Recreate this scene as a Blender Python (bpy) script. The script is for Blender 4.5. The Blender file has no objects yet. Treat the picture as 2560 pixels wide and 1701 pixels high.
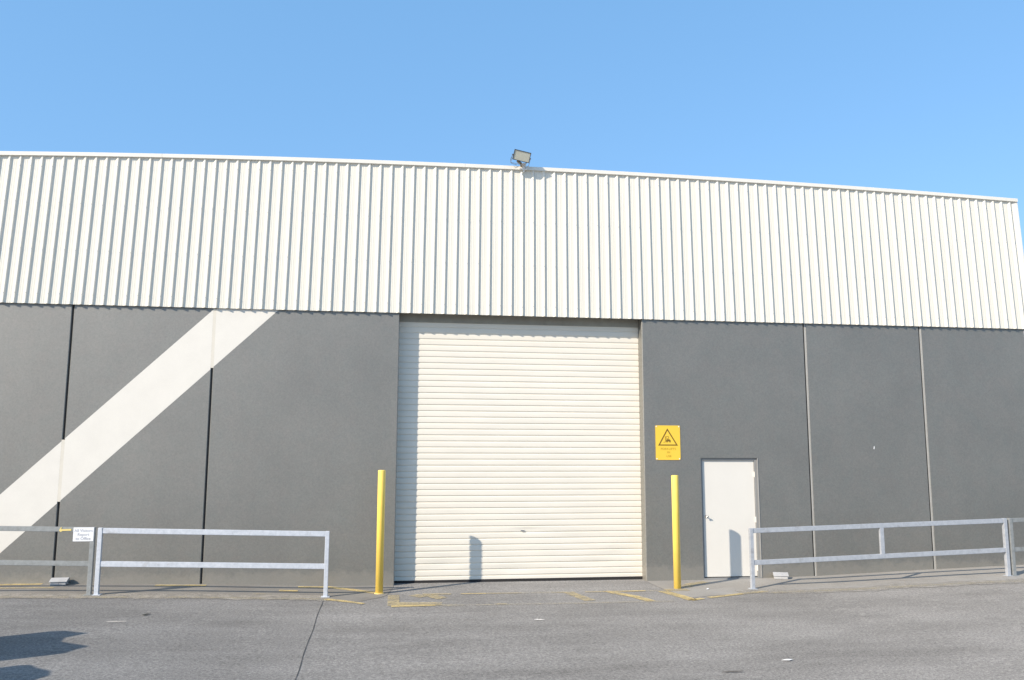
import bpy, bmesh, math, random
from mathutils import Matrix, Vector
random.seed(7)
sc = bpy.context.scene
C = sc.collection

# ------------------------------------------------------------------ camera
cam = bpy.data.cameras.new('camera'); cam.sensor_width = 36; cam.lens = 29.435
cam.clip_start = 0.1; cam.clip_end = 3000
co = bpy.data.objects.new('camera', cam); C.objects.link(co); sc.camera = co
co.matrix_world = (Matrix.Translation((0, -14.645, 2.18)) @ Matrix.Rotation(-0.14272, 4, 'Z')
                   @ Matrix.Rotation(math.pi/2 + 0.13586, 4, 'X') @ Matrix.Rotation(0.00233, 4, 'Z'))

# ------------------------------------------------------------------ light
TX, TZ = 1.55, 1.15                      # travel of light per metre towards the facade
elev = math.atan2(TZ, math.hypot(TX, 1))
az = math.atan2(-TX, -1)                 # direction to the sun in plan, from +Y towards +X
w = bpy.data.worlds.new('World'); sc.world = w; w.use_nodes = True
nt = w.node_tree; nt.nodes.clear()
sky = nt.nodes.new('ShaderNodeTexSky'); sky.sky_type = 'NISHITA'; sky.sun_disc = False
sky.sun_elevation = elev; sky.sun_rotation = az
sky.altitude = 0; sky.air_density = 1.0; sky.dust_density = 1.2; sky.ozone_density = 3.0
bg = nt.nodes.new('ShaderNodeBackground'); bg.inputs[1].default_value = 0.15
wo = nt.nodes.new('ShaderNodeOutputWorld')
smx = nt.nodes.new('ShaderNodeMix'); smx.data_type = 'RGBA'; smx.inputs['Factor'].default_value = 0.6   # evens out the clear sky
smx.inputs['B'].default_value = (0.78, 1.96, 3.55, 1)
nt.links.new(sky.outputs[0], smx.inputs['A']); nt.links.new(smx.outputs['Result'], bg.inputs[0]); nt.links.new(bg.outputs[0], wo.inputs[0])
sl = bpy.data.lights.new('sun', 'SUN'); sl.energy = 3.75; sl.angle = math.radians(0.55); sl.color = (1.0, 0.89, 0.75)
so = bpy.data.objects.new('sun', sl); C.objects.link(so); so.location = (-20, -20, 25)
so.rotation_euler = Vector((TX, 1, -TZ)).to_track_quat('-Z', 'Y').to_euler()
sc.view_settings.view_transform = 'Standard'; sc.view_settings.look = 'None'
sc.view_settings.exposure = 0.78; sc.view_settings.gamma = 1

# ------------------------------------------------------------------ materials
def ramp(nt, src, stops):
    r = nt.nodes.new('ShaderNodeValToRGB'); e = r.color_ramp.elements
    while len(e) < len(stops): e.new(0.5)
    for k, (p, c) in enumerate(stops):
        e[k].position = p; e[k].color = (*c, 1) if len(c) == 3 else c
    nt.links.new(src, r.inputs[0]); return r.outputs[0]
def noise(nt, scale, detail=4, rough=0.55, stretch=None, seed=0):
    tc = nt.nodes.new('ShaderNodeNewGeometry'); mp = nt.nodes.new('ShaderNodeMapping')
    mp.inputs['Location'].default_value = (seed*3.7, seed*1.3, seed*2.1)
    if stretch: mp.inputs['Scale'].default_value = stretch
    nt.links.new(tc.outputs['Position'], mp.inputs[0])
    n = nt.nodes.new('ShaderNodeTexNoise'); n.inputs['Scale'].default_value = scale
    n.inputs['Detail'].default_value = detail; n.inputs['Roughness'].default_value = rough
    nt.links.new(mp.outputs[0], n.inputs['Vector']); return n.outputs['Fac']
def mixc(nt, a, b, fac, mode='MIX'):
    m = nt.nodes.new('ShaderNodeMix'); m.data_type = 'RGBA'; m.blend_type = mode
    for sock, v in ((m.inputs['Factor'], fac), (m.inputs['A'], a), (m.inputs['B'], b)):
        if isinstance(v, (int, float)): sock.default_value = v
        elif isinstance(v, tuple): sock.default_value = (*v, 1)
        else: nt.links.new(v, sock)
    return m.outputs['Result']
def newmat(name, rough=0.6, metal=0.0, spec=0.5):
    m = bpy.data.materials.new(name); m.use_nodes = True; nt = m.node_tree
    b = nt.nodes['Principled BSDF']; b.inputs['Roughness'].default_value = rough
    b.inputs['Metallic'].default_value = metal; b.inputs['Specular IOR Level'].default_value = spec
    return m, nt, b
def bump(nt, b, src, strength, dist):
    n = nt.nodes.new('ShaderNodeBump'); n.inputs['Strength'].default_value = strength
    n.inputs['Distance'].default_value = dist
    nt.links.new(src, n.inputs['Height']); nt.links.new(n.outputs[0], b.inputs['Normal'])
def simple(name, col, rough=0.6, metal=0.0, var=0.12, scale=6, spec=0.5, stretch=None, fine=0):
    m, nt, b = newmat(name, rough, metal, spec)
    f = noise(nt, scale, 5, 0.6, stretch)
    lo = tuple(c*(1-var) for c in col); hi = tuple(min(1, c*(1+var)) for c in col)
    c = ramp(nt, f, [(0.3, lo), (0.7, hi)])
    if fine:
        g = ramp(nt, noise(nt, 260, 2, 0.6, seed=3), [(0.3, (1-fine,)*3), (0.7, (1+fine,)*3)])
        c = mixc(nt, c, g, 1.0, 'MULTIPLY')
    nt.links.new(c, b.inputs['Base Color'])
    return m

# rendered concrete painted charcoal grey: fine sandy texture, slight roller variation, sheen
def wall_material():
    m, nt, b = newmat('charcoal_render', 0.50, 0, 1.0); b.inputs['IOR'].default_value = 1.65
    c1 = ramp(nt, noise(nt, 0.8, 6, 0.6, seed=1), [(0.3, (0.118, 0.115, 0.099)), (0.7, (0.144, 0.140, 0.121))])
    g = ramp(nt, noise(nt, 36, 5, 0.85, seed=2), [(0.30, (0.72, 0.74, 0.74)), (0.70, (1.28, 1.26, 1.26))])
    h = ramp(nt, noise(nt, 5, 4, 0.7, seed=5), [(0.3, (0.96, 0.99, 1.0)), (0.7, (1.04, 1.0, 1.0))])
    c = mixc(nt, c1, g, 1.0, 'MULTIPLY'); c = mixc(nt, c, h, 1.0, 'MULTIPLY')
    st = ramp(nt, noise(nt, 1.0, 5, 0.65, stretch=(2.2, 1, 0.22), seed=8), [(0.35, (0.975,)*3), (0.65, (1.02,)*3)])
    c = mixc(nt, c, st, 1.0, 'MULTIPLY')
    # splash dirt on the bottom 25 cm
    geo = nt.nodes.new('ShaderNodeNewGeometry'); sx = nt.nodes.new('ShaderNodeSeparateXYZ')
    nt.links.new(geo.outputs['Position'], sx.inputs[0])
    ad = nt.nodes.new('ShaderNodeMath'); ad.operation = 'MULTIPLY_ADD'
    nt.links.new(noise(nt, 7, 4, 0.6, seed=4), ad.inputs[0]); ad.inputs[1].default_value = -0.35
    nt.links.new(sx.outputs['Z'], ad.inputs[2])
    dirt = ramp(nt, ad.outputs[0], [(0.0, (0.28,)*3), (0.10, (0.0,)*3)])
    c = mixc(nt, c, (0.30, 0.27, 0.22), dirt)
    nt.links.new(c, b.inputs['Base Color'])
    bump(nt, b, noise(nt, 120, 3, 0.7, seed=2), 0.5, 0.004)
    return m
# weathered asphalt: stone grain, cloudy wear, tyre-dragged streaks
def asphalt_material():
    m, nt, b = newmat('worn_asphalt', 0.95, 0, 0.2); b.inputs['Diffuse Roughness'].default_value = 0.5
    c = ramp(nt, noise(nt, 0.55, 6, 0.62, seed=1), [(0.28, (0.165, 0.160, 0.152)), (0.72, (0.218, 0.212, 0.203))])
    s = ramp(nt, noise(nt, 0.9, 6, 0.7, stretch=(0.35, 1.6, 1), seed=3), [(0.30, (0.82, 0.81, 0.80)), (0.52, (1.02, 1.01, 1.0)), (0.72, (1.17, 1.16, 1.15))])
    c = mixc(nt, c, s, 1.0, 'MULTIPLY')
    g = ramp(nt, noise(nt, 34, 3, 0.75, seed=2), [(0.30, (0.58, 0.58, 0.58)), (0.5, (1.0,)*3), (0.72, (1.5, 1.48, 1.46))])
    c = mixc(nt, c, g, 1.0, 'MULTIPLY')
    g2 = ramp(nt, noise(nt, 130, 2, 0.6, seed=6), [(0.32, (0.72, 0.70, 0.72)), (0.68, (1.28, 1.30, 1.28))])
    c = mixc(nt, c, g2, 1.0, 'MULTIPLY')
    q = ramp(nt, noise(nt, 3.3, 5, 0.8, seed=9), [(0.62, (1.0,)*3), (0.75, (0.78, 0.76, 0.76))])
    c = mixc(nt, c, q, 1.0, 'MULTIPLY')
    nt.links.new(c, b.inputs['Base Color'])
    bump(nt, b, noise(nt, 60, 4, 0.75, seed=2), 0.8, 0.006)
    return m
def concrete_material(name='path_concrete', k=1.0):
    m, nt, b = newmat(name, 0.9, 0, 0.3)
    c = ramp(nt, noise(nt, 1.1, 6, 0.62, seed=4), [(0.3, (0.265*k, 0.247*k, 0.222*k)), (0.7, (0.345*k, 0.325*k, 0.294*k))])
    g = ramp(nt, noise(nt, 60, 3, 0.75, seed=2), [(0.3, (0.82,)*3), (0.7, (1.18,)*3)])
    c = mixc(nt, c, g, 1.0, 'MULTIPLY')
    q = ramp(nt, noise(nt, 4, 5, 0.75, seed=11), [(0.55, (1.0,)*3), (0.75, (0.8, 0.79, 0.78))])
    c = mixc(nt, c, q, 1.0, 'MULTIPLY')
    nt.links.new(c, b.inputs['Base Color'])
    bump(nt, b, noise(nt, 90, 3, 0.7, seed=2), 0.5, 0.004)
    return m
def worn_paint(name, col, lo, hi, scale=7):
    m, nt, b = newmat(name, 0.8, 0, 0.3)
    g = ramp(nt, noise(nt, 60, 3, 0.75, seed=2), [(0.3, (0.85,)*3), (0.7, (1.12,)*3)])
    c = mixc(nt, col, g, 1.0, 'MULTIPLY'); nt.links.new(c, b.inputs['Base Color'])
    f = mixc(nt, noise(nt, scale, 5, 0.75, seed=5), noise(nt, 45, 3, 0.7, seed=7), 0.35)
    a = ramp(nt, f, [(lo, (0, 0, 0)), (hi, (1, 1, 1))])
    tr = nt.nodes.new('ShaderNodeBsdfTransparent'); mx = nt.nodes.new('ShaderNodeMixShader')
    nt.links.new(a, mx.inputs[0]); nt.links.new(tr.outputs[0], mx.inputs[1]); nt.links.new(b.outputs[0], mx.inputs[2])
    nt.links.new(mx.outputs[0], nt.nodes['Material Output'].inputs['Surface'])
    return m
def galv_material(name, lo, hi, rough):
    m, nt, b = newmat(name, rough, 0.35, 0.5)
    c = ramp(nt, noise(nt, 14, 5, 0.7, seed=3), [(0.3, lo), (0.7, hi)])
    s = ramp(nt, noise(nt, 3.0, 4, 0.7, seed=9), [(0.58, (1.0,)*3), (0.70, (0.82, 0.80, 0.78))])
    c = mixc(nt, c, s, 1.0, 'MULTIPLY'); nt.links.new(c, b.inputs['Base Color'])
    return m

M_wall = wall_material()
M_asph = asphalt_material()
M_conc = concrete_material()
M_conc2 = concrete_material('grey_path_concrete', 0.72)
M_conc3 = concrete_material('pale_concrete', 1.5)
M_sand = worn_paint('sand_dusting', (0.37, 0.34, 0.295), 0.30, 0.62, 5)
M_yel1 = worn_paint('yellow_line_paint', (0.60, 0.465, 0.215), 0.30, 0.60)
M_yel2 = worn_paint('faded_yellow_line_paint', (0.50, 0.41, 0.235), 0.32, 0.68)
M_yel3 = worn_paint('almost_gone_line_paint', (0.50, 0.43, 0.28), 0.42, 0.75)
M_clad = simple('cream_steel_sheet', (0.695, 0.66, 0.575), 0.42, 0, 0.025, 1.5, stretch=(3, 1, 0.3))
M_cap = simple('cream_flashing', (0.70, 0.67, 0.60), 0.45, 0, 0.03, 3)
M_screw = simple('screw_heads', (0.42, 0.42, 0.40), 0.5, 0.3)
M_rd = simple('cream_shutter_slats', (0.72, 0.675, 0.585), 0.5, 0, 0.035, 2.5, stretch=(0.6, 1, 3))
M_head = simple('olive_head_strip', (0.30, 0.285, 0.24), 0.8, 0, 0.1)
M_rub = simple('black_rubber', (0.02, 0.018, 0.018), 0.8)
M_stripe = simple('cream_wall_paint', (0.665, 0.635, 0.575), 0.6, 0, 0.03, 3, fine=0.05)
M_sealc = simple('cream_sealant', (0.62, 0.58, 0.50), 0.7, 0, 0.05)
M_litflank = simple('lit_flank_grey', (0.36, 0.36, 0.345), 0.6, 0, 0.08)
M_seal = simple('dark_joint_backing', (0.05, 0.05, 0.05), 0.9)
M_white = simple('white_door_paint', (0.675, 0.645, 0.585), 0.45, 0, 0.02, 1.5)
M_frame = simple('grey_frame_paint', (0.24, 0.24, 0.235), 0.5, 0, 0.05)
M_steel = simple('brushed_steel', (0.45, 0.43, 0.40), 0.35, 0.9)
M_boll = simple('yellow_enamel', (0.93, 0.655, 0.13), 0.38, 0, 0.05, 4)
M_sign = simple('yellow_sign_face', (0.80, 0.52, 0.05), 0.45, 0, 0.02, 3)
M_ink = simple('overexposed_sign_ink', (0.16, 0.095, 0.008), 0.6)  # black print, with overexposure put into its olive colour
M_ink2 = simple('overexposed_lettering_ink', (0.40, 0.26, 0.01), 0.6)  # thin black lettering, overexposure put into a paler olive
M_grey_ink = simple('pale_grey_lettering', (0.42, 0.43, 0.46), 0.6)
M_wsign = simple('white_sign_face', (0.78, 0.78, 0.79), 0.4, 0, 0.02, 3)
M_arrow = simple('yellow_arrow_vinyl', (0.72, 0.56, 0.20), 0.5)
M_gal = galv_material('galvanised_steel', (0.50, 0.53, 0.57), (0.66, 0.68, 0.72), 0.55)
M_gal3 = galv_material('galvanised_steel_blue_cast', (0.38, 0.40, 0.43), (0.50, 0.52, 0.55), 0.6)
M_gal2 = galv_material('dull_weathered_steel', (0.24, 0.25, 0.245), (0.33, 0.345, 0.345), 0.65)
M_bait = simple('grey_plastic', (0.42, 0.42, 0.42), 0.55)
M_bark = simple('dull_bark', (0.08, 0.07, 0.06), 0.9)
M_dark = simple('charcoal_housing', (0.05, 0.055, 0.065), 0.5)
M_lens = simple('dusty_glass_face', (0.56, 0.55, 0.45), 0.3, 0, 0.05)
M_sens = simple('brown_sensor_casing', (0.30, 0.25, 0.18), 0.6)
M_pvc = simple('white_plastic', (0.75, 0.75, 0.75), 0.4)
M_leaf = simple('dry_leaf_dark', (0.015, 0.02, 0.016), 0.8)
M_paper = simple('scrap_paper', (0.75, 0.73, 0.70), 0.7)
M_roof = simple('roof_sheet', (0.55, 0.55, 0.54), 0.5)
M_pink = simple('pale_pink_render', (0.62, 0.57, 0.58), 0.7)
M_tar = simple('tar_joint', (0.06, 0.057, 0.055), 0.9)
M_caster = simple('navy_caster_sheet', (0.05, 0.07, 0.16), 0.8)

# ------------------------------------------------------------------ mesh helpers
def tag(o, label=None, cat=None, group=None, kind=None):
    if label: o['label'] = label
    if cat: o['category'] = cat
    if group: o['group'] = group
    if kind: o['kind'] = kind
    return o
def empty(name, loc, label=None, cat=None, group=None, rz=0):
    o = bpy.data.objects.new(name, None); C.objects.link(o); o.location = loc; o.rotation_euler = (0, 0, rz)
    o.empty_display_size = 0.2
    return tag(o, label, cat, group)
def root_of(o):
    while o.parent: o = o.parent
    return o
class MB:
    """collects pieces given in world coordinates, links them as ONE mesh object"""
    def __init__(s): s.bm = bmesh.new()
    def box(s, x0, x1, y0, y1, z0, z1, bevel=0.0, mi=0):
        v = [s.bm.verts.new(p) for p in ((x0,y0,z0),(x1,y0,z0),(x1,y1,z0),(x0,y1,z0),(x0,y0,z1),(x1,y0,z1),(x1,y1,z1),(x0,y1,z1))]
        f = [s.bm.faces.new([v[i] for i in q]) for q in ((3,2,1,0),(4,5,6,7),(0,1,5,4),(1,2,6,5),(2,3,7,6),(3,0,4,7))]
        for k in f: k.material_index = mi
        if bevel:
            es = list({e for k in f for e in k.edges})
            bmesh.ops.bevel(s.bm, geom=es, offset=bevel, segments=2, affect='EDGES', profile=0.6)
        return s
    def poly(s, pts, mi=0):
        f = s.bm.faces.new([s.bm.verts.new(p) for p in pts]); f.material_index = mi; return s
    def prism(s, prof, a, b, axis='x', mi=0):
        """closed profile (u,v): axis x -> (y,z); z -> (x,y); y -> (x,z)"""
        def P(u, v, t): return {'x': (t,u,v), 'y': (u,t,v), 'z': (u,v,t)}[axis]
        A = [s.bm.verts.new(P(u,v,a)) for u,v in prof]; B = [s.bm.verts.new(P(u,v,b)) for u,v in prof]
        n = len(prof); fs = [s.bm.faces.new(A[::-1]), s.bm.faces.new(B)]
        for i in range(n): fs.append(s.bm.faces.new((A[i],A[(i+1)%n],B[(i+1)%n],B[i])))
        for f in fs: f.material_index = mi
        return s
    def tube(s, p0, p1, r, seg=24, r2=None, cap=True):
        p0, p1 = Vector(p0), Vector(p1); d = (p1-p0); L = d.length
        M = Matrix.Translation((p0+p1)/2) @ d.to_track_quat('Z','Y').to_matrix().to_4x4()
        bmesh.ops.create_cone(s.bm, cap_ends=cap, segments=seg, radius1=r, radius2=r if r2 is None else r2, depth=L, matrix=M)
        return s
    def lathe(s, prof, c, seg=32):
        rings = []
        for r, z in prof:
            rings.append([s.bm.verts.new((c[0]+r*math.cos(2*math.pi*k/seg), c[1]+r*math.sin(2*math.pi*k/seg), c[2]+z)) for k in range(seg)])
        for a, b in zip(rings, rings[1:]):
            for k in range(seg): s.bm.faces.new((a[k], a[(k+1)%seg], b[(k+1)%seg], b[k]))
        s.bm.faces.new(rings[0][::-1]); s.bm.faces.new(rings[-1])
        return s
    def build(s, name, mats, parent=None, smooth=False, label=None):
        bmesh.ops.recalc_face_normals(s.bm, faces=s.bm.faces)
        me = bpy.data.meshes.new(name); s.bm.to_mesh(me); s.bm.free()
        for m in (mats if isinstance(mats, (list, tuple)) else [mats]): me.materials.append(m)
        if smooth:
            for p in me.polygons: p.use_smooth = True
        o = bpy.data.objects.new(name, me); C.objects.link(o)
        if parent:
            o.parent = parent
            inv = chain(parent).inverted()
            me.transform(inv)
        if label: o['label'] = label
        return o
def local(o): return Matrix.LocRotScale(o.location, o.rotation_euler, o.scale)
def chain(o):
    m = local(o)
    while o.parent: o = o.parent; m = local(o) @ m
    return m
def copy_tree(o, parent=None):
    c = o.copy(); C.objects.link(c)
    if parent: c.parent = parent
    for ch in [k for k in bpy.data.objects if k.parent == o]: copy_tree(ch, c)
    return c
def text_obj(name, body, size, mat, parent, M, extrude=0.0008, offset=0.0, spacing=1.0, align='CENTER', lines=1.0):
    cu = bpy.data.curves.new(name, 'FONT'); cu.body = body; cu.size = size; cu.align_x = align
    cu.extrude = extrude; cu.offset = offset; cu.space_character = spacing; cu.space_line = lines
    tmp = bpy.data.objects.new('tmp', cu); C.objects.link(tmp)
    dg = bpy.context.evaluated_depsgraph_get(); dg.update()
    me = bpy.data.meshes.new_from_object(tmp.evaluated_get(dg))
    bpy.data.objects.remove(tmp); bpy.data.curves.remove(cu)
    me.transform(M); me.materials.clear(); me.materials.append(mat); me.name = name
    o = bpy.data.objects.new(name, me); C.objects.link(o)
    if parent: o.parent = parent; me.transform(chain(parent).inverted())
    return o

def lerp_tab(tab, x):
    if x <= tab[0][0]: return tab[0][1]
    for (a, u), (b, v) in zip(tab, tab[1:]):
        if x <= b:
            t = (x-a)/(b-a); return u+(v-u)*t
    return tab[-1][1]
GT = [(-14,.20),(-7,.13),(-5.3,.12),(-4.4,.10),(-3,.07),(-1,.0),(0.1,-.01),(4.5,-.02),(6,-.02),(7.7,.01),(10,.09),(11.8,.14),(14,.18),(20,.22)]
def zg(x): return lerp_tab(GT, x)

# ------------------------------------------------------------------ ground
def ground_sheet(name, xs, ys, mat, dz=0.0):
    b = MB(); V = [[b.bm.verts.new((x, y, zg(x)+dz)) for y in ys] for x in xs]
    for i in range(len(xs)-1):
        for j in range(len(ys)-1): b.bm.faces.new((V[i][j], V[i+1][j], V[i+1][j+1], V[i][j+1]))
    return b.build(name, mat, smooth=True)
xs = [-900,-300,-100,-50,-30,-20] + [-14+0.5*k for k in range(69)] + [24,30,50,100,300,900]
ys = [-900,-300,-100,-50,-30,-20,-16,-12,-8,-4,-2,0,0.5,5,15,30,60,150,400,900]
tag(ground_sheet('asphalt_yard', xs, ys, M_asph), kind='structure',
    label='worn grey asphalt yard in front of the warehouse')

def draped(name, outline_fn, xs, mat, dz, label, extra=None):
    """strip between y = lo(x) and y = hi(x) laid on the ground"""
    b = MB(); prev = None
    for x in xs:
        lo, hi = outline_fn(x)
        cur = (b.bm.verts.new((x, lo, zg(x)+dz)), b.bm.verts.new((x, hi, zg(x)+dz)))
        if prev: b.bm.faces.new((prev[0], cur[0], cur[1], prev[1]))
        prev = cur
    o = b.build(name, mat); tag(o, label=label, kind='structure'); return o
def wob(x, a=0.02): return a*(math.sin(x*5.1)+0.6*math.sin(x*13.7+1)+0.5*math.sin(x*31.3+2))
# concrete path strips along the wall
PL = [(-30,-1.30),(-0.95,-1.30),(-0.45,-1.55),(-0.12,-1.2),(0.02,-0.95),(0.10,-0.2)]
draped('path', lambda x: (lerp_tab(PL, x)+wob(x, 0.012), 0.21 if x > 0.09 else 0.02),
       [-30,-20]+[-14+0.1*k for k in range(141)]+[0.1], M_conc2, 0.004, 'pale concrete path strip under the left railings')
PR = [(4.45,-0.3),(4.55,-0.95),(4.62,-1.75),(5.9,-1.42),(6.9,-1.62),(8.5,-1.55),(10.5,-1.70),(20,-1.75)]
draped('path', lambda x: (lerp_tab(PR, x)+wob(x, 0.012), 0.02),
       [4.5+0.1*k for k in range(96)]+[16,20], M_conc, 0.004, 'pale concrete path strip under the right railings')
draped('path_edge', lambda x: (lerp_tab(PL, x)-0.10-wob(x, 0.03), lerp_tab(PL, x)+0.34+wob(x+3, 0.03)),
       [-14+0.1*k for k in range(132)], M_sand, 0.0065, 'sandy dirt gathered along the edge of the left path')
draped('path_edge', lambda x: (lerp_tab(PR, x)-0.10-wob(x, 0.03), lerp_tab(PR, x)+0.30+wob(x+3, 0.03)),
       [5.6+0.1*k for k in range(84)], M_sand, 0.0065, 'sandy dirt gathered along the edge of the right path')
draped('bounce_slab', lambda x: (-60, -7.6), [-40,-20]+[-14+0.5*k for k in range(69)]+[40], M_conc3, 0.004, 'added pale concrete slab, unseen behind the camera, bouncing sunlight onto the facade')  # unseen slab added to bounce warm sunlight onto the facade
# saw-cut joint in the asphalt
b = MB(); prev = None
for k in range(61):
    y = -1.32 - k*0.25; x = -0.955 + 0.018*(y+1.3)*-1 + 0.006*math.sin(y*3.1) + random.uniform(-.002, .002)
    hw = 0.0042 + 0.0015*math.sin(y*9)
    cur = (b.bm.verts.new((x-hw, y, zg(x)+0.004)), b.bm.verts.new((x+hw, y, zg(x)+0.004)))
    if prev: b.bm.faces.new((prev[0], prev[1], cur[1], cur[0]))
    prev = cur
tag(b.build('pavement_joint', M_tar), label='thin dark saw-cut joint running across the asphalt', kind='structure')

# painted lines, drawn as chains of short quads lying on the ground
LB = {M_yel1.name: MB(), M_yel2.name: MB(), M_yel3.name: MB()}
def pline(mat, pts, wdt, taper=1.0):
    wdt *= 1.25
    b = LB[mat.name]; out = []
    for (ax, ay), (bx, by) in zip(pts, pts[1:]):
        n = max(1, int(math.hypot(bx-ax, by-ay)/0.08))
        for k in range(n): out.append((ax+(bx-ax)*k/n, ay+(by-ay)*k/n))
    out.append(pts[-1]); prev = None
    for k, (x, y) in enumerate(out):
        a = out[max(0, k-1)]; c = out[min(len(out)-1, k+1)]
        d = Vector((c[0]-a[0], c[1]-a[1])).normalized(); n = Vector((-d.y, d.x))
        hw = wdt/2*(1+(taper-1)*k/max(1, len(out)-1))*(1+0.06*math.sin(k*2.3))
        cur = [b.bm.verts.new((x+n.x*s*hw, y+n.y*s*hw, zg(x+n.x*s*hw)+0.0085)) for s in (-1, 1)]
        if prev: b.bm.faces.new((prev[0], prev[1], cur[1], cur[0]))
        prev = cur
# along the left wall
pline(M_yel1, [(-6.6,-0.06),(-5.42,-0.05)], 0.13)
pline(M_yel2, [(-5.9,-0.42),(-5.1,-0.42)], 0.10)
pline(M_yel1, [(-3.68,-0.17),(-2.90,-0.16)], 0.12)
pline(M_yel1, [(-1.45,-0.16),(-0.96,-0.13),(-0.64,-0.37),(-0.18,-0.78)], 0.12)
pline(M_yel1, [(-1.70,-0.55),(-1.41,-0.55)], 0.11)
pline(M_yel3, [(-2.05,-0.90),(-1.75,-0.90)], 0.08)
pline(M_yel3, [(-5.6,-1.30),(-3.0,-1.29),(-1.0,-1.28)], 0.10)
pline(M_yel1, [(-0.93,-1.30),(-0.66,-1.48),(-0.34,-1.74)], 0.11, 0.6)
# box in front of the roller door
pline(M_yel2, [(0.10,-1.0),(0.09,-1.95)], 0.14)
pline(M_yel1, [(0.06,-1.96),(0.70,-1.97)], 0.16, 0.5)
pline(M_yel2, [(0.14,-1.78),(0.80,-1.86)], 0.20)
pline(M_yel3, [(0.70,-1.97),(1.0,-2.0)], 0.14)
pline(M_yel2, [(0.40,-1.02),(0.57,-1.22)], 0.16)
pline(M_yel2, [(0.62,-1.0),(0.84,-1.40)], 0.17)
pline(M_yel2, [(0.55,-0.97),(1.0,-0.99)], 0.09)
pline(M_yel1, [(1.15,-1.0),(1.55,-1.01)], 0.05)
pline(M_yel2, [(1.55,-1.01),(2.12,-1.03)], 0.05)
pline(M_yel3, [(2.12,-1.03),(2.7,-1.03)], 0.07)
pline(M_yel2, [(2.6,-1.03),(2.98,-1.05)], 0.06)
pline(M_yel2, [(2.88,-1.07),(3.05,-1.85)], 0.15)
pline(M_yel2, [(3.15,-1.05),(3.5,-1.05)], 0.08)
pline(M_yel1, [(3.45,-1.05),(4.16,-1.05)], 0.07)
pline(M_yel3, [(4.16,-1.05),(4.5,-1.06)], 0.08)
pline(M_yel1, [(3.56,-1.1),(3.82,-1.55),(3.96,-2.0)], 0.13)
pline(M_yel3, [(1.0,-2.0),(2.3,-2.04)], 0.05)
pline(M_yel2, [(1.58,-1.97),(1.75,-1.97)], 0.06)
pline(M_yel3, [(2.3,-2.04),(4.3,-2.04)], 0.05)
pline(M_yel2, [(2.75,-2.05),(2.95,-2.06)], 0.05)
# corner by the right bollard and the edge up to the right railing
pline(M_yel1, [(4.42,-1.12),(4.55,-1.6),(4.62,-1.98)], 0.14)
pline(M_yel2, [(4.50,-1.02),(4.9,-1.02)], 0.15)
pline(M_yel1, [(4.58,-1.98),(4.82,-1.86)], 0.09)
pline(M_yel1, [(4.94,-1.80),(5.6,-1.52)], 0.09)
pline(M_yel2, [(5.6,-1.52),(6.1,-1.34)], 0.09)
pline(M_yel3, [(6.1,-1.50),(8.4,-1.50),(10.6,-1.62)], 0.09)
pline(M_yel2, [(4.95,-0.72),(5.15,-0.45),(5.5,-0.25)], 0.15)
for m in (M_yel1, M_yel2, M_yel3):
    o = LB[m.name].build('road_marking', m)
    tag(o, kind='structure', label={M_yel1.name: 'brightest stretches of the worn yellow ground lines',
        M_yel2.name: 'half worn stretches of the yellow ground lines', M_yel3.name: 'faintest stretches of the yellow ground lines'}[m.name])

# ------------------------------------------------------------------ warehouse
wh = empty('warehouse', (0, 0, 0), 'grey and cream warehouse with a ribbed metal upper wall and a roller door', 'warehouse')
def ztop(x):
    x = max(-7.2, min(12.3, x)); return 2.37340154e-05*x**3 - 2.16663639e-03*x*x + 1.28494790e-02*x + 7.38665695
ZB = 4.635                                    # lower edge of the metal cladding
XL, XR = -16.0, 12.28
CH = 0.010
def joint_edges(x): G = 0.030 if x < 0 else 0.040; return x-G/2, x+G/2
joints = [-11.0, -5.28, -3.01, 7.66, 10.02]
segs = [(XL, joint_edges(-11.0)[0]), (joint_edges(-11.0)[1], joint_edges(-5.28)[0]), (joint_edges(-5.28)[1], joint_edges(-3.01)[0]), (joint_edges(-3.01)[1], 0.11),
        (4.50, joint_edges(7.66)[0]), (joint_edges(7.66)[1], joint_edges(10.02)[0]), (joint_edges(10.02)[1], XR-0.03)]
DX0, DX1, DZ1 = 5.555, 6.645, 2.125           # pedestrian door opening
for a, c in segs:
    b = MB()
    def pan(x0, x1, z0, z1, l=True, r=True):
        cl, cr = (CH if l else 0), (CH if r else 0)
        prof = [(x0+cl, 0), (x1-cr, 0)] + ([(x1, cr)] if r else []) + [(x1, .28), (x0, .28)] + ([(x0, cl)] if l else [])
        b.prism(prof, z0, z1, 'z')
    if a < DX0 < c:
        pan(a, DX0, -0.6, DZ1, True, False); pan(DX1, c, -0.6, DZ1, False, True); pan(a, c, DZ1, 4.9)
    else: pan(a, c, -0.6, 4.9)
    b.build('wall_panel', M_wall, wh)
for x in joints:
    b = MB(); b.box(x-.03, x+.03, 0.036, 0.06, -0.5, 4.85); b.build('joint_backing', M_seal, wh)
# rear, side walls and floor slab behind the roller door
b = MB()
b.box(XL, XL+.15, .30, 26, -.6, 7.0); b.box(XR-.20, XR-.05, .30, 26, -.6, 7.0); b.box(XL, XR-.05, 26, 26.15, -.6, 7.0)
b.build('side_wall', M_wall, wh)
b = MB()
b.poly([(XL, .2, 6.9), (XR-.04, .2, 6.9), (XR-.04, 13, 7.1), (XL, 13, 7.1)]).poly([(XL, 13, 7.1), (XR-.04, 13, 7.1), (XR-.04, 26.2, 6.9), (XL, 26.2, 6.9)])
b.build('roof', M_roof, wh)
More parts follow.
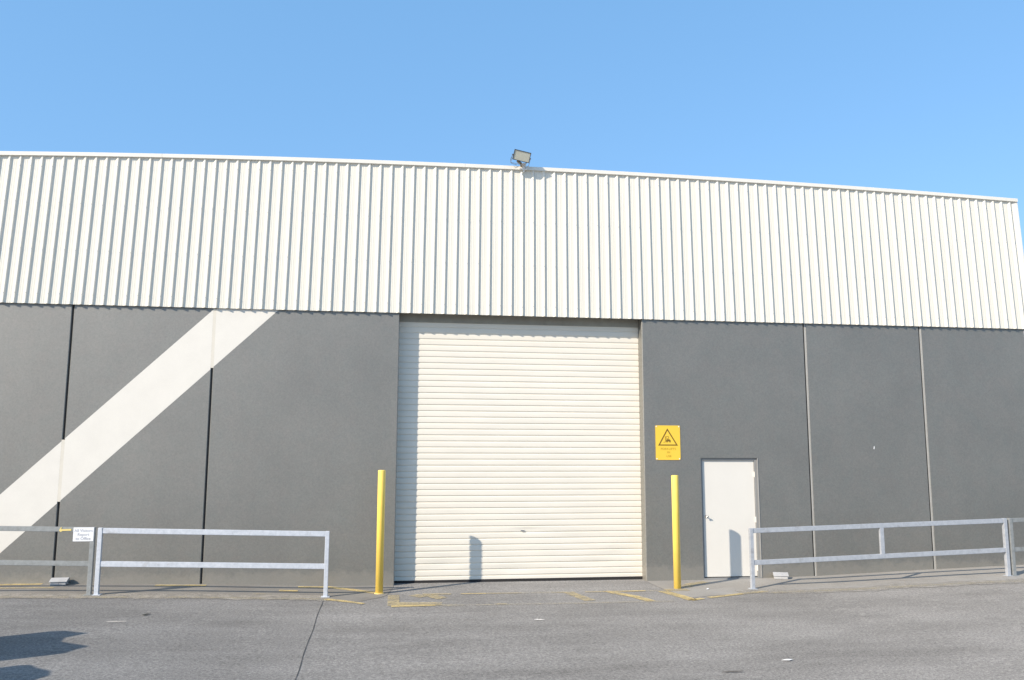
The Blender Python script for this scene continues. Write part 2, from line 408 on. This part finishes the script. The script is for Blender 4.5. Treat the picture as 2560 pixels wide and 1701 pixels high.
# diagonal stripe
up = lambda x: 4.598+0.985*(x+3.05)
lo_ = lambda x: 4.604+0.973*(x+1.99)
def stripe_piece(b, x0, x1, y):
    n = max(1, int((x1-x0)/0.05)); xs_ = [x0+(x1-x0)*k/n for k in range(n+1)]
    for sp in (-3.05, -1.99):
        pass
    prev = None
    for x in xs_:
        zl, zh = max(-0.3, lo_(x)), min(4.80, up(x))
        if zh-zl < 0.002: prev = None; continue
        cur = (b.bm.verts.new((x, y, zl)), b.bm.verts.new((x, y, zh)))
        if prev: b.bm.faces.new((prev[0], cur[0], cur[1], prev[1]))
        prev = cur
b = MB()
stripe_piece(b, -8.2, joint_edges(-5.28)[0]-CH, -0.0015)
stripe_piece(b, joint_edges(-5.28)[1]+CH, joint_edges(-3.01)[0]-CH, -0.0015)
stripe_piece(b, joint_edges(-3.01)[1]+CH, -1.75, -0.0015)
b.build('painted_stripe', M_stripe, wh, label='cream diagonal stripe painted up the left wall panels')
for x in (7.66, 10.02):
    b = MB(); b.box(x+.005, x+.0195, .006, .035, -.3, 4.85); b.build('joint_strip', M_litflank, wh)  # pale grey strip paints in the sunlit flank of the right joints
for x in (-5.28, -3.01):
    b = MB(); b.box(x-.0246, x+.0246, -.0008, .006, lo_(x)+.005, min(4.8, up(x))); b.build('joint_strip', M_sealc, wh)

# --- ribbed cladding: thin pressed sheet, ribs at 200 mm
PY = -0.033; RH = 0.027; PX0 = -0.091        # pan plane, rib height, right top edge of one rib
def rib_x(k):
    q = max(0, k)
    return (((((8.862235e-10*q-1.9663145e-07)*q+1.0528594e-05)*q+2.12074e-04)*q+0.17109231)*q-6.3425545) + 0.172*min(0, k) - 0.009
def rib_profile(x0, x1):
    pts = []
    for k in range(-60, 101):
        c = rib_x(k)                          # right top edge of the rib
        pts += [(c-0.053, PY), (c-0.022, PY-RH*0.93), (c-0.018, PY-RH), (c-0.003, PY-RH), (c+0.001, PY-RH*0.93), (c+0.016, PY),
                (c+0.050, PY), (c+0.053, PY-0.0018), (c+0.059, PY-0.0018), (c+0.062, PY),
                (c+0.084, PY), (c+0.087, PY-0.0018), (c+0.093, PY-0.0018), (c+0.096, PY)]
    pts = [p for p in pts if x0 < p[0] < x1]
    return [(x0, pts[0][1] if False else PY)] + pts + [(x1, PY)]
prof = rib_profile(XL, 12.31)
def lean(x, z):                              # fans the sheets very slightly to copy lens barrel distortion
    return -0.0115*(x-2.5)*(z-ZB)/(ztop(x)-.03-ZB)
b = MB()
def row(dy, zf): return [b.bm.verts.new((x+lean(x, zf(x)), y+dy, zf(x))) for x, y in prof]
zlev = [lambda x: ZB, lambda x: 5.6, lambda x: 6.6, lambda x: ztop(x)-.03]
F = [row(0, z) for z in zlev]; B_ = [row(0.0022, z) for z in zlev]
for R in (F, B_):
    for a, c in zip(R, R[1:]):
        for k in range(len(prof)-1): b.bm.faces.new((a[k], a[k+1], c[k+1], c[k]))
for k in range(len(prof)-1): b.bm.faces.new((F[0][k], F[0][k+1], B_[0][k+1], B_[0][k]))
k = 0
cl = b.build('metal_cladding', M_clad, wh, label='cream vertical ribbed metal cladding along the top of the facade')
b = MB()
for kk in range(-55, 99):
    c = rib_x(kk)-0.010
    if not XL < c < 12.26: continue
    for z in (4.80, 5.55, 6.35, ztop(c)-0.24):
        zz = z+random.uniform(-.012, .012)
        cc = c+lean(c, zz); b.tube((cc, PY-RH, zz), (cc, PY-RH-.006, zz), .0065, 6)
o = b.build('fixing_screws', M_screw, wh); o['kind'] = 'stuff'
# parapet capping, in lengths with a small joint, and corner flashing
b = MB(); cuts = [XL, -10.1, -4.0, 1.23, 7.28, XR]
for a, c in zip(cuts, cuts[1:]):
    n = max(2, int((c-a)/0.5)); prev = None
    for k in range(n+1):
        x = a+.0015+(c-a-.003)*k/n; z = ztop(x)
        cur = [b.bm.verts.new(p) for p in ((x,-.078,z-.066),(x,-.078,z-.004),(x,-.074,z),(x,.26,z-.012),(x,.26,z-.10),(x,-.050,z-.066))]
        if prev:
            for i in range(6): b.bm.faces.new((prev[i], prev[(i+1)%6], cur[(i+1)%6], cur[i]))
        else: b.bm.faces.new(cur)
        prev = cur
    b.bm.faces.new(prev[::-1])
b.build('parapet_capping', M_cap, wh)
b = MB(); b.prism([(12.165, -.0345), (12.165,-.0375), (12.255,-.058), (XR,-.058), (XR,.26), (XR-.01,.26), (XR-.01,-.050), (12.253,-.052)], ZB, ztop(12.2)-.07, 'z')
for v in b.bm.verts: v.co.x += .112+lean(12.25, v.co.z)
b.build('corner_flashing', M_cap, wh)
# structure above the opening: lintel and parapet backing so no light leaks
b = MB(); b.box(.11, 4.5, .265, .30, 4.36, 4.9); b.box(XL+.01, XR-.06, .0, .27, 4.905, 6.88)
b.build('lintel', M_seal, wh)

# --- roller door
RDY = 0.238; SP = 0.1062; RX0, RX1 = 0.111, 4.499
rd = MB()
z = 0.001; pts = []
while z < 4.50:
    pts += [(RDY+.000, z+.000), (RDY-.0022, z+.008), (RDY-.003, z+.040), (RDY-.0025, z+.070), (RDY-.001, z+.0815), (RDY+.002, z+.0835), (RDY+.0095, z+.0855), (RDY+.010, z+.090), (RDY+.005, z+.101)]
    z += 0.1043 + 0.0031*z/4.4
ztop_rd = z
# wear: a few shallow dents in the lower slats
dents = [(0.95, 0.30, .30, .10, .010), (2.45, 0.86, .25, .05, .012), (3.4, .75, .55, .12, .007), (4.1, .45, .30, .1, .008), (2.2, 0.2, .3, .06, .007), (1.5, 0.45, .2, .04, .005), (3.75, .28, .5, .05, .006)]
nx = 110; cols = [RX0+(RX1-RX0)*k/nx for k in range(nx+1)]
V = []
for x in cols:
    colv = []
    for y, zz in pts:
        dy = sum(d*math.exp(-((x-cx)/wx)**2-((zz-cz)/wz)**2) for cx, cz, wx, wz, d in dents)
        dy += 0.0016*math.sin(x*1.7+zz*0.9)+0.0007*math.sin(x*6+zz*3)
        colv.append(rd.bm.verts.new((x, y+dy, zz)))
    V.append(colv)
for a, c in zip(V, V[1:]):
    for k in range(len(pts)-1): rd.bm.faces.new((a[k], c[k], c[k+1], a[k+1]))
rdo = rd.build('roller_door', M_rd, wh, label='cream roller door with horizontal slats, scuffed near the bottom')
b = MB(); b.box(RX0, RX1, RDY-.006, RDY+.02, -.06, .034, .003)
b.build('bottom_seal', M_rub, rdo)
b = MB(); b.box(RX0, RX1, RDY-.028, RDY+.02, 4.520, 4.88)
b.build('head_strip', M_head, rdo)  # darker olive strip across the head of the opening
b = MB(); b.box(2.30, 2.36, RDY-.016, RDY+.002, .845, .862, .003); b.build('lock_plate', M_steel, rdo)

# --- pedestrian door
LY = 0.055
dr = MB(); dr.box(DX0+.038, DX1-.062, LY, LY+.04, .025, DZ1-.045, .003)
dro = dr.build('door', M_white, wh, label='white flush door with a lever handle')
b = MB()
b.box(DX0, DX0+.036, .030, .11, -.05, DZ1); b.box(DX1-.058, DX1, .030, .11, -.05, DZ1); b.box(DX0+.036, DX1-.058, .030, .11, DZ1-.043, DZ1)
b.box(DX1-.012, DX1-.001, -.010, .030, -.05, DZ1, .002)
b.build('frame', M_frame, dro)
b = MB(); b.box(DX0, DX1, .0, .12, -.3, .010); b.build('threshold', M_frame, dro)
for hz in (1.83, 1.02, .17):
    b = MB(); b.tube((DX1-.054, LY-.010, hz-.05), (DX1-.054, LY-.010, hz+.05), .0095, 12); b.box(DX1-.082, DX1-.054, LY-.004, LY+.004, hz-.05, hz+.05)
    b.build('hinge', M_white, dro)
b = MB()
hx, hz = DX0+.095, 1.085
b.tube((hx, LY, hz), (hx, LY-.010, hz), .027, 20); b.tube((hx, LY-.01, hz), (hx, LY-.048, hz), .010, 12)
b.tube((hx, LY-.052, hz+.004), (hx+.022, LY-.056, hz-.004), .013, 12); b.tube((hx, LY-.055, hz+.012), (hx-.016, LY-.055, hz-.016), .009, 12)
b.build('handle', M_steel, dro, smooth=False)
for o in (dro,): pass

# ------------------------------------------------------------------ floodlight on the parapet
fl = empty('floodlight', (2.30, -.06, 7.42), 'square floodlight with a dark rim tilted on the parapet above the roller door', 'floodlight')
cx_, cy_, cz_ = 2.236, -.27, 7.525
Rm = Matrix.Translation((cx_, cy_, cz_)) @ Matrix.Rotation(math.radians(5), 4, 'Z') @ Matrix.Rotation(math.radians(9), 4, 'Y') @ Matrix.Rotation(math.radians(27), 4, 'X')
def local_part(name, mat, fn, parent):
    b = MB(); fn(b); bmesh.ops.transform(b.bm, matrix=Rm, verts=b.bm.verts); return b.build(name, mat, parent)
def housing(b):
    W, Hh = .155, .093
    b.prism([(-W,-Hh),(W,-Hh),(W,Hh),(-W,Hh)], -.012, .012, 'y')
    v = []
    b.prism([(-W*.9,-Hh*.78),(W*.9,-Hh*.78),(W*.9,Hh*.9),(-W*.9,Hh*.9)], .012, .06, 'y')
    for k in range(9):
        x = -.11+.0275*k; b.box(x-.003, x+.003, .06, .085, -Hh*.65, Hh*.75)
    for s in (-1, 1): b.tube((s*W, .01, -.012), (s*(W+.020), .01, -.012), .014, 12)
    # raised rim round the glass
    t = .011
    b.box(-W, W, -.020, -.012, Hh-t, Hh); b.box(-W, W, -.020, -.012, -Hh, -Hh+t)
    b.box(-W, -W+t, -.020, -.012, -Hh+t, Hh-t); b.box(W-t, W, -.020, -.012, -Hh+t, Hh-t)
local_part('housing', M_dark, housing, fl)
local_part('glass', M_lens, lambda b: b.box(-.144, .144, -.0145, -.0125, -.082, .082), fl)
def bracket(b):
    for s in (-1, 1): b.box(s*.168-.003, s*.168+.003, -.004, .024, -.150, -.0)
    b.box(-.171, .171, -.004, .024, -.156, -.150)
local_part('bracket', M_steel, bracket, fl)
b = MB()
b.box(2.22, 2.36, -.115, -.079, 7.335, 7.352); b.box(2.25, 2.33, -.20, -.060, 7.405, 7.425, .003); b.box(2.268, 2.312, -.120, -.079, 7.325, 7.405, .004)
b.tube((2.33, -.15, 7.42), (2.35, -.165, 7.50), .012, 10)
b.tube((2.30,-.12,7.30), (2.30,-.079,7.30), .012, 10)
b.build('mounting_arm', M_pvc, fl)
b = MB(); b.tube((2.235, -.17, 7.42), (2.175, -.15, 7.475), .026, 14); b.tube((2.235, -.17, 7.42), (2.25, -.12, 7.38), .018, 12)
b.build('sensor', M_sens, fl)
b = MB(); pv = [Vector((2.07, -.19, 7.55)), Vector((2.05,-.17,7.50)), Vector((2.052,-.14,7.44)), Vector((2.09,-.10,7.435)), Vector((2.17,-.10,7.42))]
for p, q in zip(pv, pv[1:]): b.tube(p, q, .0035, 8)
b.build('cable', M_dark, fl)

# ------------------------------------------------------------------ warning sign
ws = empty('warning_sign', (4.945, -.001, 2.40), 'yellow forklift warning sign with a black triangle, screwed to the grey wall', 'sign')
sx0, sx1, sz0, sz1 = 4.716, 5.176, 2.088, 2.705
def rrect(x0, x1, z0, z1, r, n=5):
    out = []
    for cx, cz, a0 in ((x1-r, z0+r, -90), (x1-r, z1-r, 0), (x0+r, z1-r, 90), (x0+r, z0+r, 180)):
        for k in range(n+1):
            a = math.radians(a0+90*k/n); out.append((cx+r*math.cos(a), cz+r*math.sin(a)))
    return out
b = MB(); b.prism(rrect(sx0, sx1, sz0, sz1, .018), -.009, -.003, 'y'); b.build('sign_plate', M_sign, ws)
def SP_(px, py): return sx0+(px-390)/670*.46, sz1-(py-350)/915*.617
b = MB()
ap, bl_, br_ = SP_(713, 425), SP_(455, 885), SP_(995, 885)
def tri_in(t):
    c = ((ap[0]+bl_[0]+br_[0])/3, (ap[1]+bl_[1]+br_[1])/3)
    return [(c[0]+(p[0]-c[0])*t, c[1]+(p[1]-c[1])*t) for p in (ap, bl_, br_)]
o3, i3 = tri_in(1.0), tri_in(.80)
for k in range(3):
    q = [o3[k], o3[(k+1) % 3], i3[(k+1) % 3], i3[k]]
    b.poly([(x, -.0105, z) for x, z in q])
b.build('triangle', M_ink, ws)
# forklift pictogram: mast, carriage, tines, body, overhead guard, wheels
b = MB()
def R_(x0, y0, x1, y1): 
    a = SP_(x0, y0); c = SP_(x1, y1); b.poly([(a[0],-.0105,a[1]),(c[0],-.0105,a[1]),(c[0],-.0105,c[1]),(a[0],-.0105,c[1])])
R_(648, 640, 660, 785); R_(600, 788, 660, 798)
R_(672, 640, 745, 650); R_(672, 650, 682, 745); R_(738, 650, 748, 720)
b.poly([(*(lambda p: (p[0], -.0105, p[1]))(SP_(x, y)),) for x, y in ((672,745),(715,720),(775,720),(798,745),(798,775),(672,775))])
def disc(px, py, rr):
    c = SP_(px, py); b.poly([(c[0]+rr*math.cos(2*math.pi*k/20), -.0118, c[1]+rr*math.sin(2*math.pi*k/20)) for k in range(20)])
disc(697, 782, .013); disc(778, 784, .012)
R_(700, 690, 716, 738)
b.build('forklift_pictogram', M_ink, ws)
def TM(x, z, y=-.0105, rot=0): return Matrix.Translation((x, y, z)) @ Matrix.Rotation(math.pi/2, 4, 'X')
for body, px, py, sz in (('FORKLIFTS', 730, 998, .0555), ('IN', 735, 1088, .0555), ('USE', 740, 1190, .0555)):
    x, z = SP_(px, py); text_obj('lettering', body, sz, M_ink2, ws, TM(x, z), .0006, -.0002, 1.08)
for x in (sx0+.02, sx1-.02):
    for z in (sz0+.02, sz1-.02):
        b = MB(); b.lathe([(.011, 0), (.010, .003), (.005, .005)], (0, 0, 0), 12); vs = b.bm.verts[:][-36:]; bmesh.ops.transform(b.bm, matrix=Matrix.Translation((x, -.009, z)) @ Matrix.Rotation(math.pi/2, 4, 'X'), verts=vs)
        b.build('fixing_screw', M_pvc, ws)

# ------------------------------------------------------------------ bollards
def make_bollard(x, y, zt, lean=0.0):
    r = empty('bollard', (x, y, zg(x)))
    b = MB(); R = .060; h = zt-zg(x)
    b.lathe([(R, -.1), (R, h-.012), (R*.97, h-.004), (R*.86, h), (.01, h+.002)], (x, y, zg(x)), 40)
    b.build('post', M_boll, r, smooth=True)
    b = MB(); b.lathe([(R+.022, .0), (R+.018, .012), (R+.001, .018)], (x, y, zg(x)), 32); b.build('base_collar', M_yel_base, r, smooth=False)
    return r
M_yel_base = simple('paint_splashed_footing', (0.62, 0.45, 0.16), 0.7)
bo = make_bollard(-.128, -.82, 1.925)
tag(bo, 'tall yellow steel bollard left of the roller door', 'bollard', 'yellow bollards flanking the roller door')
bo2 = copy_tree(bo); bo2.location = (4.765, -.86, zg(4.765)-.075)
tag(bo2, 'tall yellow steel bollard right of the roller door, below the forklift sign', 'bollard', 'yellow bollards flanking the roller door')
for ob in (bo,):
    for chd in [k for k in bpy.data.objects if k.parent == ob and 'post' in k.name]:
        for p in chd.data.polygons: p.use_smooth = abs(p.normal.z) < .5

# ------------------------------------------------------------------ railings
def railing(name, y, x0, x1, zt0, zt1, zm0, zm1, mat, label, posts, stub=None, mid=None, th=.05, hh=.078, group='steel railings along the wall', ext0=0, ext1=0):
    r = empty(name, ((x0+x1)/2, y, zg((x0+x1)/2)), label, 'railing', group)
    def zat(a, c, x): return a+(c-a)*(x-x0)/(x1-x0)
    def rail(nm, z0, z1, xa, xb, yoff=0):
        b = MB(); za, zb = zat(z0, z1, xa), zat(z0, z1, xb)
        v = [b.bm.verts.new(p) for p in ((xa,y-th/2,za-hh),(xb,y-th/2,zb-hh),(xb,y+th/2,zb-hh),(xa,y+th/2,za-hh),(xa,y-th/2,za),(xb,y-th/2,zb),(xb,y+th/2,zb),(xa,y+th/2,za))]
        f = [b.bm.faces.new([v[i] for i in q]) for q in ((3,2,1,0),(4,5,6,7),(0,1,5,4),(1,2,6,5),(2,3,7,6),(3,0,4,7))]
        bmesh.ops.bevel(b.bm, geom=list({e for k in f for e in k.edges}), offset=.004, segments=2, affect='EDGES')
        b.build(nm, mat, r)
    pw = .031
    inner0 = posts[0]+pw if posts and abs(posts[0]-x0) < .1 else x0
    inner1 = posts[-1]-pw if posts and abs(posts[-1]-x1) < .1 else x1
    rail('top_rail', zt0, zt1, inner0, inner1)
    rail('mid_rail', zm0, zm1, inner0, inner1)
    for px in posts:
        b = MB(); b.box(px-pw, px+pw, y-.032, y+.032, zg(px)-.05, zat(zt0, zt1, px)+.003, .005); p = b.build('post', mat, r)
        b = MB(); b.box(px-.065, px+.065, y-.060, y+.060, zg(px)+.004, zg(px)+.014, .002); b.build('base_plate', mat, p)
    if mid is not None:
        b = MB(); b.box(mid-.035, mid+.035, y-.024, y+.024, zat(zm0, zm1, mid)-.004, zat(zt0, zt1, mid)-hh+.004, .004); b.build('upright', mat, r)
    return r
YR = -1.08
railing('railing', YR, -4.27, -0.94, 1.075, .990, .590, .500, M_gal, 'bright galvanised two-rail railing left of the roller door, its right end free', [-4.27, -.94])
railing('railing', YR, -7.6, -4.375, 1.165, 1.085, .680, .590, M_gal2, 'dull grey two-rail railing leaving the left edge of the photo, carrying the visitors notice', [-7.6, -4.375], th=.046, hh=.07)
railing('railing', YR, 5.985, 10.66, .965, 1.092, .445, .592, M_gal3, 'galvanised railing right of the white door with a short upright between its rails', [5.985, 10.66], mid=8.33, hh=.076)
railing('railing', YR, 10.765, 13.6, 1.092, 1.17, .592, .66, M_gal2, 'dull grey railing at the right edge of the photo', [10.765, 13.6], th=.046, hh=.07)

# visitors notice and arrow sticker on the dull left railing
yn = YR-.030
vs = empty('notice_sign', (-4.5, yn, .98), 'small white notice asking visitors to report to the office, fixed to the left railing', 'sign')
b = MB(); b.prism(rrect(-4.643, -4.355, .885, 1.088, .006), yn-.006, yn-.001, 'y'); b.build('sign_plate', M_wsign, vs)
for body, z in (('All Visitors', 1.022), ('Report', .965), ('to Office', .906)):
    text_obj('lettering', body, .058, M_grey_ink, vs, TM(-4.50, z, yn-.0072), .0005, .0004, 1.0)
ar = empty('arrow_sticker', (-4.76, yn, 1.06), 'yellow arrow pointing left, stuck on the dull railing beside the white notice', 'sticker')
b = MB(); y_ = yn+.003
def za(px, py): return (-4.846+(px-240)/250*.176, y_, 1.095-(py-198)/95*.070)
b.prism([(p[0], p[2]) for p in (za(240,262), za(270,200), za(288,198), za(282,240), za(480,236), za(482,272), za(282,276), za(300,290), za(262,292))], y_-.002, y_+.001, 'y')
b.build('arrow', M_arrow, ar)

# ------------------------------------------------------------------ rodent bait boxes at the wall foot
def bait_box(x, y, label, rz):
    r = empty('bait_box', (x, y, zg(x)), label, 'bait box', 'grey bait boxes at the foot of the wall', rz)
    M = chain(r)
    b = MB(); b.box(-.115, .115, -.075, .075, .005, .058, .010)
    b.box(-.006, .006, -.080, -.074, .008, .052)
    bmesh.ops.transform(b.bm, matrix=M, verts=b.bm.verts); b.build('base', M_bait, r)
    b = MB(); b.prism([(-.092, .060), (-.090, .068), (.045, .110), (.080, .100), (.082, .060)], -.128, .128, 'x')
    bmesh.ops.transform(b.bm, matrix=M, verts=b.bm.verts); b.build('lid', M_bait, r)
    return r
bait_box(-5.14, -.12, 'grey bait box at the foot of the left wall, below the first joint', 0.08)
bait_box(6.93, -.14, 'grey bait box at the foot of the wall just right of the white door', -.35)

# ------------------------------------------------------------------ litter on the asphalt
def scrap(name, x, y, pts, mat, label, cat, rise=.008):
    o = MB(); c = [(x+px, y+py, zg(x)+.010+rise*((k*37) % 5)/5) for k, (px, py) in enumerate(pts)]
    m = (x, y, zg(x)+.012+rise)
    vs_ = [o.bm.verts.new(p) for p in c]; vm = o.bm.verts.new(m)
    for k in range(len(c)): o.bm.faces.new((vs_[k], vs_[(k+1) % len(c)], vm))
    r = bmesh.ops.extrude_face_region(o.bm, geom=o.bm.faces[:])
    bmesh.ops.translate(o.bm, vec=(0, 0, .0015), verts=[g for g in r['geom'] if isinstance(g, bmesh.types.BMVert)])
    return tag(o.build(name, mat), label, cat)
scrap('dry_leaf', -3.14, -2.66, [(-.045,-.03),(-.01,-.05),(.03,-.01),(.05,.04),(.01,.03),(-.02,.02)], M_leaf, 'small dark dry leaf on the asphalt in front of the left railing', 'leaf', .004)
scrap('paper_scrap', -3.36, -3.15, [(-.12,-.006),(.11,-.004),(.13,.004),(0,.007),(-.11,.005)], M_conc3, 'thin pale strip of litter on the asphalt near the dark leaf', 'litter', .004)
scrap('paper_scrap', 2.02, -3.25, [(-.07,.035),(-.04,.018),(.06,-.03),(.05,-.01),(-.03,.04)], M_paper, 'small white scrap of paper on the asphalt below the roller door', 'litter', .006)
scrap('paper_scrap', 4.28, -5.75, [(-.06,.0),(.02,-.03),(.07,.0),(.03,.025)], M_paper, 'white paper scrap nearest the bottom right of the asphalt', 'litter', .008)
scrap('paper_scrap', 5.22, -1.03, [(-.02,-.01),(.015,-.015),(.025,.01),(-.01,.018)], M_pvc, 'tiny white crumb on the path left of the right railing', 'litter', .012)
scrap('twig', 3.50, -6.15, [(-.12,-.006),(.10,-.012),(.12,.0),(.05,.010),(-.08,.008)], M_bark, 'dark twig lying on the asphalt near the bottom edge', 'twig', .006)
# small white chip in the wall paint
b = MB(); b.poly([(8.93,-.0012,2.30),(8.945,-.0012,2.29),(8.955,-.0012,2.33),(8.95,-.0012,2.355),(8.94,-.0012,2.345)])
b.build('paint_chip', M_pvc, wh)

# ------------------------------------------------------------------ neighbouring shed seen past the right corner
ns = empty('shed', (40, 26, .2), 'pale shed with a white fascia behind the right corner of the warehouse', 'shed')
b = MB(); b.box(30.7, 60, 20.0, 45, 0, 10.70); b.build('wall', M_pink, ns)
b = MB(); b.box(30.1, 60.5, 19.4, 19.55, 10.60, 10.86); b.build('fascia', M_pvc, ns)
b = MB(); b.prism([(19.56, 10.66), (19.56, 10.84), (32, 12.2), (45.4, 10.84), (45.4, 10.66)], 30.1, 60.5, 'x'); b.build('roof', M_roof, ns)

# ------------------------------------------------------------------ two unseen cut-outs added left of the view, shaped from the shadows they cast
def back(gx, gy, X): t = (gx-X)/TX; return (X, gy-t, zg(gx)+TZ*t)
XB = -5.45
def shadow_caster(pts, label, stem):
    P = [back(x, y, XB) for x, y in pts]
    r = empty('shadow_caster', (XB, P[0][1], zg(XB)), label, 'shadow_caster', 'added shadow casters left of the yard')
    b = MB(); b.prism([(p[1], p[2]) for p in P], XB-.008, XB+.008, 'x'); b.build('caster_panel', M_caster, r)
    yy = stem; b = MB(); b.tube((XB, yy, zg(XB)-.02), (XB, yy, P[0][2]+.1), .014, 12); b.build('pole', M_dark, r)
    b = MB(); b.box(XB-.2, XB+.2, yy-.2, yy+.2, zg(XB)+.002, zg(XB)+.03, .004); b.build('base', M_dark, r)
    return r
shadow_caster([(-5.05,-4.52),(-4.72,-4.16),(-4.20,-3.85),(-3.94,-3.67),(-3.79,-3.64),(-3.63,-3.73),(-3.48,-3.77),(-3.66,-4.03),(-3.62,-4.24),(-3.24,-4.48),(-3.33,-4.63),(-3.38,-4.80),(-3.49,-4.88),(-3.88,-5.12),(-4.6,-5.55),(-5.05,-5.78)],
       'added dark swallow-tailed cut-out, unseen left of the view, casting a shadow', -5.5)
shadow_caster([(-5.0,-6.3),(-4.4,-5.86),(-3.76,-5.40),(-3.61,-5.31),(-3.52,-5.30),(-3.40,-5.44),(-3.25,-5.54),(-3.19,-5.72),(-3.25,-5.86),(-3.31,-5.95),(-3.42,-6.21),(-4.1,-6.75),(-5.0,-7.35)],
       'added dark cut-out with a blunt pointed tip, unseen nearer the camera, casting a shadow', -7.2)
